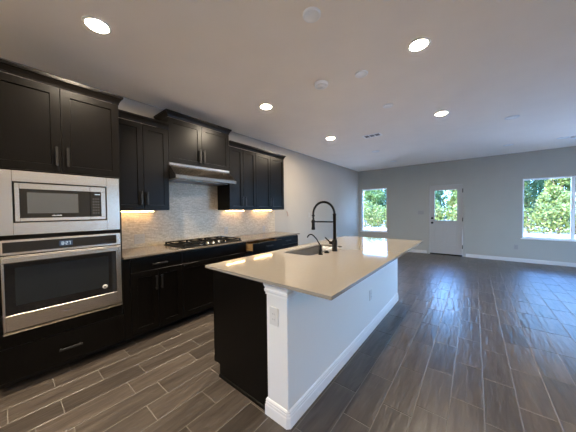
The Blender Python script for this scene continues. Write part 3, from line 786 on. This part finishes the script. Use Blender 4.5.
# --- outlets, switches
def plate_x(name, label, cat, y, z, xw, wd=0.075, h=0.117, m='plate', gangs=1, sgn=1, kind='outlet', group=None):
    """plate on a wall whose face looks to +X at xw"""
    r = empty(name, (xw, y, z), label, cat, group)
    MB().box(xw + 0.0004, xw + 0.006, y - wd / 2, y + wd / 2, z - h / 2, z + h / 2, 0.002).build('cover_plate', M[m], r)
    for g in range(gangs):
        yc = y + (g - (gangs - 1) / 2) * 0.046
        if kind == 'outlet':
            MB().box(xw + 0.0055, xw + 0.0075, yc - 0.0165, yc + 0.0165, z - 0.033, z + 0.033, 0.0008).build('receptacle', M[m], r)
            for dz, dy in ((-0.018, -0.006), (-0.018, 0.006), (0.016, -0.006), (0.016, 0.006)):
                MB().box(xw + 0.0072, xw + 0.0079, yc + dy - 0.001, yc + dy + 0.001, z + dz - 0.004, z + dz + 0.005).build('slot', M['slot'], r)
        elif kind == 'switch':
            MB().box(xw + 0.0055, xw + 0.0085, yc - 0.016, yc + 0.016, z - 0.033, z + 0.033, 0.001).build('rocker', M[m], r)
    return r
def plate_y(name, label, cat, x, z, yw, wd=0.075, h=0.117, m='plate', gangs=1, kind='outlet'):
    """plate on a wall whose face looks to -Y at yw"""
    r = empty(name, (x, yw, z), label, cat)
    MB().box(x - wd / 2, x + wd / 2, yw - 0.006, yw - 0.0004, z - h / 2, z + h / 2, 0.002).build('cover_plate', M[m], r)
    for g in range(gangs):
        xc = x + (g - (gangs - 1) / 2) * 0.046
        if kind == 'outlet':
            MB().box(xc - 0.0165, xc + 0.0165, yw - 0.0075, yw - 0.0055, z - 0.033, z + 0.033, 0.0008).build('receptacle', M[m], r)
            for dz, dx in ((-0.018, -0.006), (-0.018, 0.006), (0.016, -0.006), (0.016, 0.006)):
                MB().box(xc + dx - 0.001, xc + dx + 0.001, yw - 0.0079, yw - 0.0072, z + dz - 0.004, z + dz + 0.005).build('slot', M['slot'], r)
        else:
            MB().box(xc - 0.016, xc + 0.016, yw - 0.0085, yw - 0.0055, z - 0.033, z + 0.033, 0.001).build('rocker', M[m], r)
    return r
BX = XL + 0.010
plate_x('wall_outlet', 'double outlet plate on the mosaic backsplash beside the oven tower', 'outlet', 1.10, 1.02, BX, wd=0.117, m='plate_warm', gangs=2)
plate_x('wall_outlet', 'outlet on the mosaic backsplash just right of the cooktop', 'outlet', 2.405, 1.03, BX, m='plate_warm')
plate_x('wall_outlet', 'outlet on the mosaic backsplash near its right end', 'outlet', 3.31, 1.0, BX, m='plate_warm')
plate_x('light_switch', 'small pale switch plate on left wall beyond the cabinets', 'switch', 4.952, 1.24, XL, kind='switch', m='plate_warm')
tag(MB().tube([(XL + 0.001, 4.04, 1.33), (XL + 0.03, 4.045, 1.325), (XL + 0.035, 4.05, 1.28), (XL + 0.03, 4.06, 1.23)], 0.004, 8).build('loose_wire', M['pink']), 'short reddish wire stub poking from left wall beyond the cabinets', 'wire')
plate_y('light_switch', 'three-gang pale switch plate on far wall left of the door', 'switch', -1.298, 1.254, YF, wd=0.165, gangs=3, kind='switch', m='plate_far')
plate_y('wall_outlet', 'pale outlet low on far wall under the wide right window', 'outlet', 0.82, 0.37, YF, m='plate_far')

# ------------------------------------------------------------------ island
IX0, IX1, IY0, IY1 = -1.715, -0.563, 1.044, 3.688
PX0, PX1, PY0, PY1 = -1.068, -0.892, 1.091, 3.700
def island():
    r = empty('kitchen_island', (-1.3, 2.4, 0), 'kitchen island with espresso cabinets and white panelled back wall', 'island')
    CX0, CY0, CY1 = -1.700, 1.106, 3.66
    c = MB(); T = 0.02
    c.box(CX0, PX0 - 0.0005, CY0, CY0 + T, 0.10, 0.8935).box(CX0 + 0.075, PX0 - 0.0005, CY0, CY0 + T, 0.0005, 0.0999)
    ep = c.build('end_panel', M['cab'], r)
    MB().sweep([(CX0 + 0.073, CY0), (PX0 - 0.016, CY0)], [(0, 0), (0.012, 0), (0.011, 0.008), (0.006, 0.016), (0, 0.019)], 0.0005, side=1).build('shoe_moulding', M['cab'], ep)
    b = MB()
    b.box(CX0 + 0.021, PX0 - 0.0005, CY0 + T, CY1, 0.10, 0.45).box(CX0 + 0.021, CX0 + 0.039, CY0 + T, CY1, 0.45, 0.8935)
    b.box(PX0 - 0.03, PX0 - 0.0005, CY0 + T, CY1, 0.45, 0.8935).box(CX0 + 0.039, PX0 - 0.03, CY1 - 0.02, CY1, 0.45, 0.8935)
    b.build('carcass', M['cab'], r)
    MB().box(CX0 + 0.075, PX0 - 0.0005, CY0 + T, CY1, 0.0005, 0.0999).build('toe_kick', M['toe'], r)
    # dark doors on the aisle side
    for k in range(4):
        ya = CY0 + 0.002 + k * 0.6365
        m = MB().shaker(0.0, ya, ya + 0.633, 0.105, 0.885)
        for v in m.bm.verts: v.co.x = -v.co.x + CX0
        bmesh.ops.recalc_face_normals(m.bm, faces=m.bm.faces[:])
        dd = m.build('door', M['cab'], r)
        hb = MB(); yh = ya + (0.60 if k % 2 == 0 else 0.033)
        hb.box(CX0 - 0.034, CX0 - 0.024, yh - 0.006, yh + 0.006, 0.66, 0.81, 0.0015)
        for z in (0.672, 0.798): hb.box(CX0 - 0.026, CX0, yh - 0.005, yh + 0.005, z - 0.005, z + 0.005)
        hb.build('handle', M['pull'], dd)
    MB().box(PX0, PX1, PY0, PY1, 0.0005, 0.8935, 0.004).build('back_wall', M['island'], r)
    # column cap at the near end
    CAP = [(0, 0), (0.004, 0), (0.004, 0.012), (0.006, 0.016), (0.010, 0.022), (0.010, 0.034), (0.007, 0.038), (0.007, 0.046), (0.012, 0.056), (0.014, 0.064), (0.014, 0.086), (0, 0.086)]
    MB().sweep([(PX0, PY0 + 0.012), (PX0, PY0), (PX1, PY0), (PX1, PY0 + 0.175)], CAP, 0.807, side=1).build('column_cap', M['trim'], r)
    IBB = [(0, 0), (0.013, 0), (0.013, 0.066), (0.010, 0.072), (0.010, 0.086), (0.008, 0.090), (0.009, 0.100), (0.004, 0.110), (0, 0.112)]
    MB().sweep([(PX0, PY0 + 0.014), (PX0, PY0), (PX1 - 0.012, PY0), (PX1, PY0 + 0.012), (PX1, PY1 - 0.008), (PX1 - 0.008, PY1), (PX0, PY1)], IBB, 0.0005, side=1).build('baseboard', M['trim'], r)
island()

SX0, SX1, SY0, SY1, SR = -1.575, -1.235, 1.86, 2.62, 0.06
def rrect(x0, x1, y0, y1, r, n=6):
    p = []
    for cx, cy, a0 in ((x1 - r, y1 - r, 0), (x0 + r, y1 - r, 90), (x0 + r, y0 + r, 180), (x1 - r, y0 + r, 270)):
        for k in range(n + 1):
            a = math.radians(a0 + 90 * k / n); p.append((cx + r * math.cos(a), cy + r * math.sin(a)))
    return p
def island_top():
    mb = MB(); bm = mb.bm; z0, z1 = 0.894, CT
    out = [(IX1, IY1), (IX0, IY1), (IX0, IY0), (IX1, IY0)]; inn = rrect(SX0, SX1, SY0, SY1, SR); k = len(inn) // 4
    def layer(z):
        a = [bm.verts.new((x, y, z)) for x, y in out]; b = [bm.verts.new((x, y, z)) for x, y in inn]
        for c in range(4):
            for i in range(k - 1): bm.faces.new((a[c], b[c * k + i + 1], b[c * k + i]))
            n = (c + 1) % 4; bm.faces.new((a[c], a[n], b[n * k], b[c * k + k - 1]))
        return a, b
    a0, b0 = layer(z0); a1, b1 = layer(z1)
    for p, q in ((a0, a1), (b0, b1)):
        for i in range(len(p)): bm.faces.new((p[i], p[(i + 1) % len(p)], q[(i + 1) % len(p)], q[i]))
    bmesh.ops.recalc_face_normals(bm, faces=bm.faces[:])
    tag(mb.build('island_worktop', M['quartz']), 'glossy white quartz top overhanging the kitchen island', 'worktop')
island_top()
def sink():
    r = empty('undermount_sink', ((SX0 + SX1) / 2, (SY0 + SY1) / 2, 0.67), 'stainless undermount sink sunk in the white island top', 'sink')
    mb = MB(); bm = mb.bm; rings = []
    for off, z in ((-0.012, 0.8910), (0.0, 0.8910), (0.002, 0.70), (0.03, 0.675)):
        rings.append([bm.verts.new((x, y, z)) for x, y in rrect(SX0 + off, SX1 - off, SY0 + off, SY1 - off, max(0.02, SR - off * 0.3))])
    for a, b in zip(rings, rings[1:]):
        for i in range(len(a)):
            f = bm.faces.new((a[i], a[(i + 1) % len(a)], b[(i + 1) % len(a)], b[i])); f.smooth = True
    bm.faces.new(rings[-1]); bmesh.ops.recalc_face_normals(bm, faces=bm.faces[:])
    bmesh.ops.solidify(bm, geom=bm.faces[:], thickness=-0.002)
    mb.build('bowl', M['sink'], r)
    MB().lathe([(0.045, 0.0), (0.045, 0.004), (0.03, 0.003), (0.0, 0.002)], ((SX0 + SX1) / 2, (SY0 + SY1) / 2, 0.6755), n=24, caps=False).build('drain', M['steel_dark'], r)
sink()

def faucet():
    x, y, z = -1.169, 2.247, CT
    r = empty('kitchen_faucet', (x, y, z), 'tall black spring faucet with pull-down sprayer at island sink', 'faucet')
    MB().lathe([(0.030, 0.0003), (0.030, 0.008), (0.027, 0.010), (0.027, 0.115), (0.022, 0.120), (0.022, 0.125)], (x, y, z), n=24).build('base', M['black_matte'], r)
    MB().lathe([(0.0165, 0.125), (0.0165, 0.385), (0.020, 0.388), (0.020, 0.40)], (x, y, z), n=20).build('stem', M['black_matte'], r)
    R = 0.134; cx = x - R; zc = 1.310
    pts = [(x + 0.0, y, zc)] + [(cx + R * math.cos(a), y, zc + R * math.sin(a)) for a in [math.pi * k / 28 for k in range(1, 29)]] + [(cx - R, y, 1.275), (cx - R + 0.002, y, 1.24)]
    MB().tube(pts, 0.010, 10).build('hose', M['black_matte'], r)
    # coil spring round the hose
    sp = []; L = len(pts) - 1; turns = 46; N = turns * 10
    pv = [Vector(p) for p in pts]
    for i in range(N + 1):
        t = i / N * L; k = min(int(t), L - 1); f = t - k
        p = pv[k].lerp(pv[k + 1], f); d = (pv[k + 1] - pv[k]).normalized(); a = Vector((0, 1, 0)); b = d.cross(a)
        an = 2 * math.pi * turns * i / N
        sp.append(p + a * 0.0125 * math.cos(an) + b * 0.0125 * math.sin(an))
    MB().tube(sp, 0.0022, 5).build('spring', M['black_matte'], r)
    MB().lathe([(0.014, 1.285), (0.019, 1.288), (0.019, 1.298), (0.014, 1.301)], (cx - R, y, 0), n=18).build('spring_collar', M['black_matte'], r)
    MB().lathe([(0.013, 1.250), (0.0185, 1.240), (0.0185, 1.165), (0.022, 1.150), (0.022, 1.133), (0.016, 1.131)], (cx - R, y, 0), n=20).build('spray_head', M['black_matte'], r)
    MB().tube([(x, y, 1.227), (cx - R, y, 1.224)], 0.0085, 10).lathe([(0.023, 1.214), (0.023, 1.236)], (cx - R, y, 0), n=18).build('holder_arm', M['black_matte'], r)
    MB().tube([(x, y, 1.0), (x - 0.06, y - 0.0, 1.0)], 0.017, 14).tube([(x - 0.05, y, 1.004), (x - 0.115, y, 1.052)], [0.008, 0.0065], 10).build('lever', M['black_matte'], r)
faucet()
def filter_tap():
    x, y, z = -1.190, 1.99, CT
    r = empty('filtered_water_tap', (x, y, z), 'small black gooseneck water tap nearest the camera beside the sink', 'tap')
    MB().lathe([(0.024, 0.0003), (0.024, 0.006), (0.016, 0.012), (0.013, 0.05), (0.009, 0.055)], (x, y, z), n=20).build('base', M['black_matte'], r)
    pts = [(x, y, z + 0.05), (x - 0.002, y, z + 0.09), (x - 0.045, y, z + 0.150), (x - 0.078, y, z + 0.180), (x - 0.100, y, z + 0.192), (x - 0.122, y, z + 0.192), (x - 0.142, y, z + 0.182), (x - 0.156, y, z + 0.160)]
    MB().tube(pts, 0.0062, 10).build('spout', M['black_matte'], r)
    MB().tube([(x, y, z + 0.04), (x + 0.022, y - 0.018, z + 0.048)], 0.005, 8).build('lever', M['black_matte'], r)
filter_tap()
def air_button():
    x, y, z = -1.186, 2.105, CT
    r = empty('air_switch_button', (x, y, z), 'low round black button between the small tap and tall faucet', 'button')
    MB().lathe([(0.026, 0.0003), (0.026, 0.010), (0.022, 0.014), (0.015, 0.014)], (x, y, z), n=24).build('collar', M['black_matte'], r)
    MB().lathe([(0.0145, 0.0145), (0.0145, 0.024), (0.011, 0.026), (0.0, 0.026)], (x, y, z), n=20, caps=False).build('push_cap', M['black_matte'], r)
air_button()
plate_y('wall_outlet', 'white outlet on the white column end of the island', 'outlet', -1.0, 0.675, PY0, m='plate_grey')
plate_x('wall_outlet', 'white outlet on the long white side of the island', 'outlet', 2.545, 0.415, PX1, m='plate_grey')

# ------------------------------------------------------------------ ceiling fixtures
def can(x, y, on, label, group, lens='lens'):
    r = empty('recessed_light', (x, y, H), label, 'ceiling light', group)
    MB().lathe([(0.066, -0.0004), (0.086, -0.0004), (0.086, -0.004), (0.080, -0.008), (0.068, -0.009), (0.066, -0.006), (0.066, -0.0004)], (x, y, H), n=32, caps=False).build('trim_ring', M['trim'], r)
    MB().lathe([(0.0655, -0.0006), (0.0655, -0.005), (0.0, -0.0052)], (x, y, H), n=32, caps=False).build('lens', M[lens if on else 'lens_off'], r)
    return r
for x, y, lb in [(-2.190, 0.490, 'lit recessed ceiling light in front of the oven tower'),
                 (-2.175, 2.262, 'lit recessed ceiling light in front of the range hood'),
                 (-2.178, 4.040, 'lit recessed ceiling light beyond the end of the wall cabinets'),
                 (-0.375, 2.256, 'large lit recessed ceiling light at upper right, nearest of right pair'),
                 (-0.385, 4.065, 'lit recessed ceiling light further back of the right pair')]:
    can(x, y, True, lb, 'lit recessed kitchen ceiling lights', 'lens_dim' if x > -1 else 'lens')
for x, y in ((-0.375, -1.32), (-2.19, -1.32), (3.2, 0.49), (3.2, 2.262)):  # extra ceiling lights added out of view to raise the room brightness
    can(x, y, True, 'added recessed ceiling light outside the view, brightening the room', 'added recessed fill lights outside the view', 'lens_dim' if x > 2 else 'lens')
for x, y, lb in [(0.436, 4.946, 'unlit recessed ceiling light over open floor, nearest unlit one'),
                 (0.570, 7.049, 'small unlit recessed ceiling light near the far wall'),
                 (1.36, 7.06, 'unlit recessed ceiling light above the wide right window'),
                 (-1.847, 5.643, 'unlit recessed ceiling light just beyond the ceiling vent'),
                 (-1.827, 7.136, 'unlit recessed ceiling light furthest back near the left corner')]:
    can(x, y, False, lb, 'unlit recessed lights at the far end')
def disc(name, x, y, rad, hgt, label, cat, group=None, rim=True):
    r = empty(name, (x, y, H), label, cat, group)
    MB().lathe([(rad, -0.0004), (rad, -hgt * 0.5), (rad * 0.93, -hgt * 0.9), (rad * 0.80, -hgt), (rad * 0.77, -hgt * 0.82), (0.0, -hgt * 0.82)], (x, y, H), n=32, caps=False).build('cover', M['fixture'], r)
    if not rim:
        MB().lathe([(rad * 0.45, -hgt * 0.83), (rad * 0.42, -hgt * 1.05), (0.0, -hgt * 1.05)], (x, y, H), n=24, caps=False).build('sensor_cap', M['fixture'], r)
    return r
for y, lb in ((1.425, 'round blank ceiling cover over near end of the island'), (2.351, 'round blank ceiling cover over middle of the island'), (3.291, 'round blank ceiling cover over far end of the island')):
    disc('ceiling_cover_plate', -0.910, y, 0.065, 0.014, lb, 'cover plate', 'blank pendant covers above the island')
disc('smoke_detector', -1.322, 2.25, 0.078, 0.032, 'white round smoke detector between the cabinet and right lights', 'smoke detector', rim=False)
disc('smoke_detector', 1.52, 7.10, 0.06, 0.03, 'white smoke detector on ceiling beside far right unlit light', 'smoke detector', rim=False)
def vent(x, y):
    r = empty('ceiling_vent', (x, y, H), 'white rectangular ceiling vent with dark louvres', 'vent')
    a, b = 0.165, 0.095
    f = MB()
    f.box(x - a, x - a + 0.03, y - b, y + b, H - 0.008, H - 0.0004, 0.002).box(x + a - 0.03, x + a, y - b, y + b, H - 0.008, H - 0.0004, 0.002)
    f.box(x - a + 0.03, x + a - 0.03, y - b, y - b + 0.03, H - 0.008, H - 0.0004, 0.002).box(x - a + 0.03, x + a - 0.03, y + b - 0.03, y + b, H - 0.008, H - 0.0004, 0.002)
    for k in (-1, 1): f.box(x + k * 0.047 - 0.006, x + k * 0.047 + 0.006, y - b + 0.03, y + b - 0.03, H - 0.008, H - 0.0004, 0.001)
    f.build('frame', M['fixture'], r)
    MB().box(x - a + 0.031, x + a - 0.031, y - b + 0.031, y + b - 0.031, H - 0.0025, H - 0.0004).build('duct_opening', M['slot'], r)
    l = MB()
    for c, dx in ((-0.094, -1), (0.0, 0), (0.094, 1)):
        for k in range(4):
            yy = y - b + 0.045 + k * 0.033
            l.prism([(yy, H - 0.0075), (yy + 0.010, H - 0.0028), (yy + 0.011, H - 0.0028), (yy + 0.0015, H - 0.0075)], 0, x + c - 0.034, x + c + 0.034)
    l.build('louvres', M['fixture'], r)
vent(-1.505, 4.41)
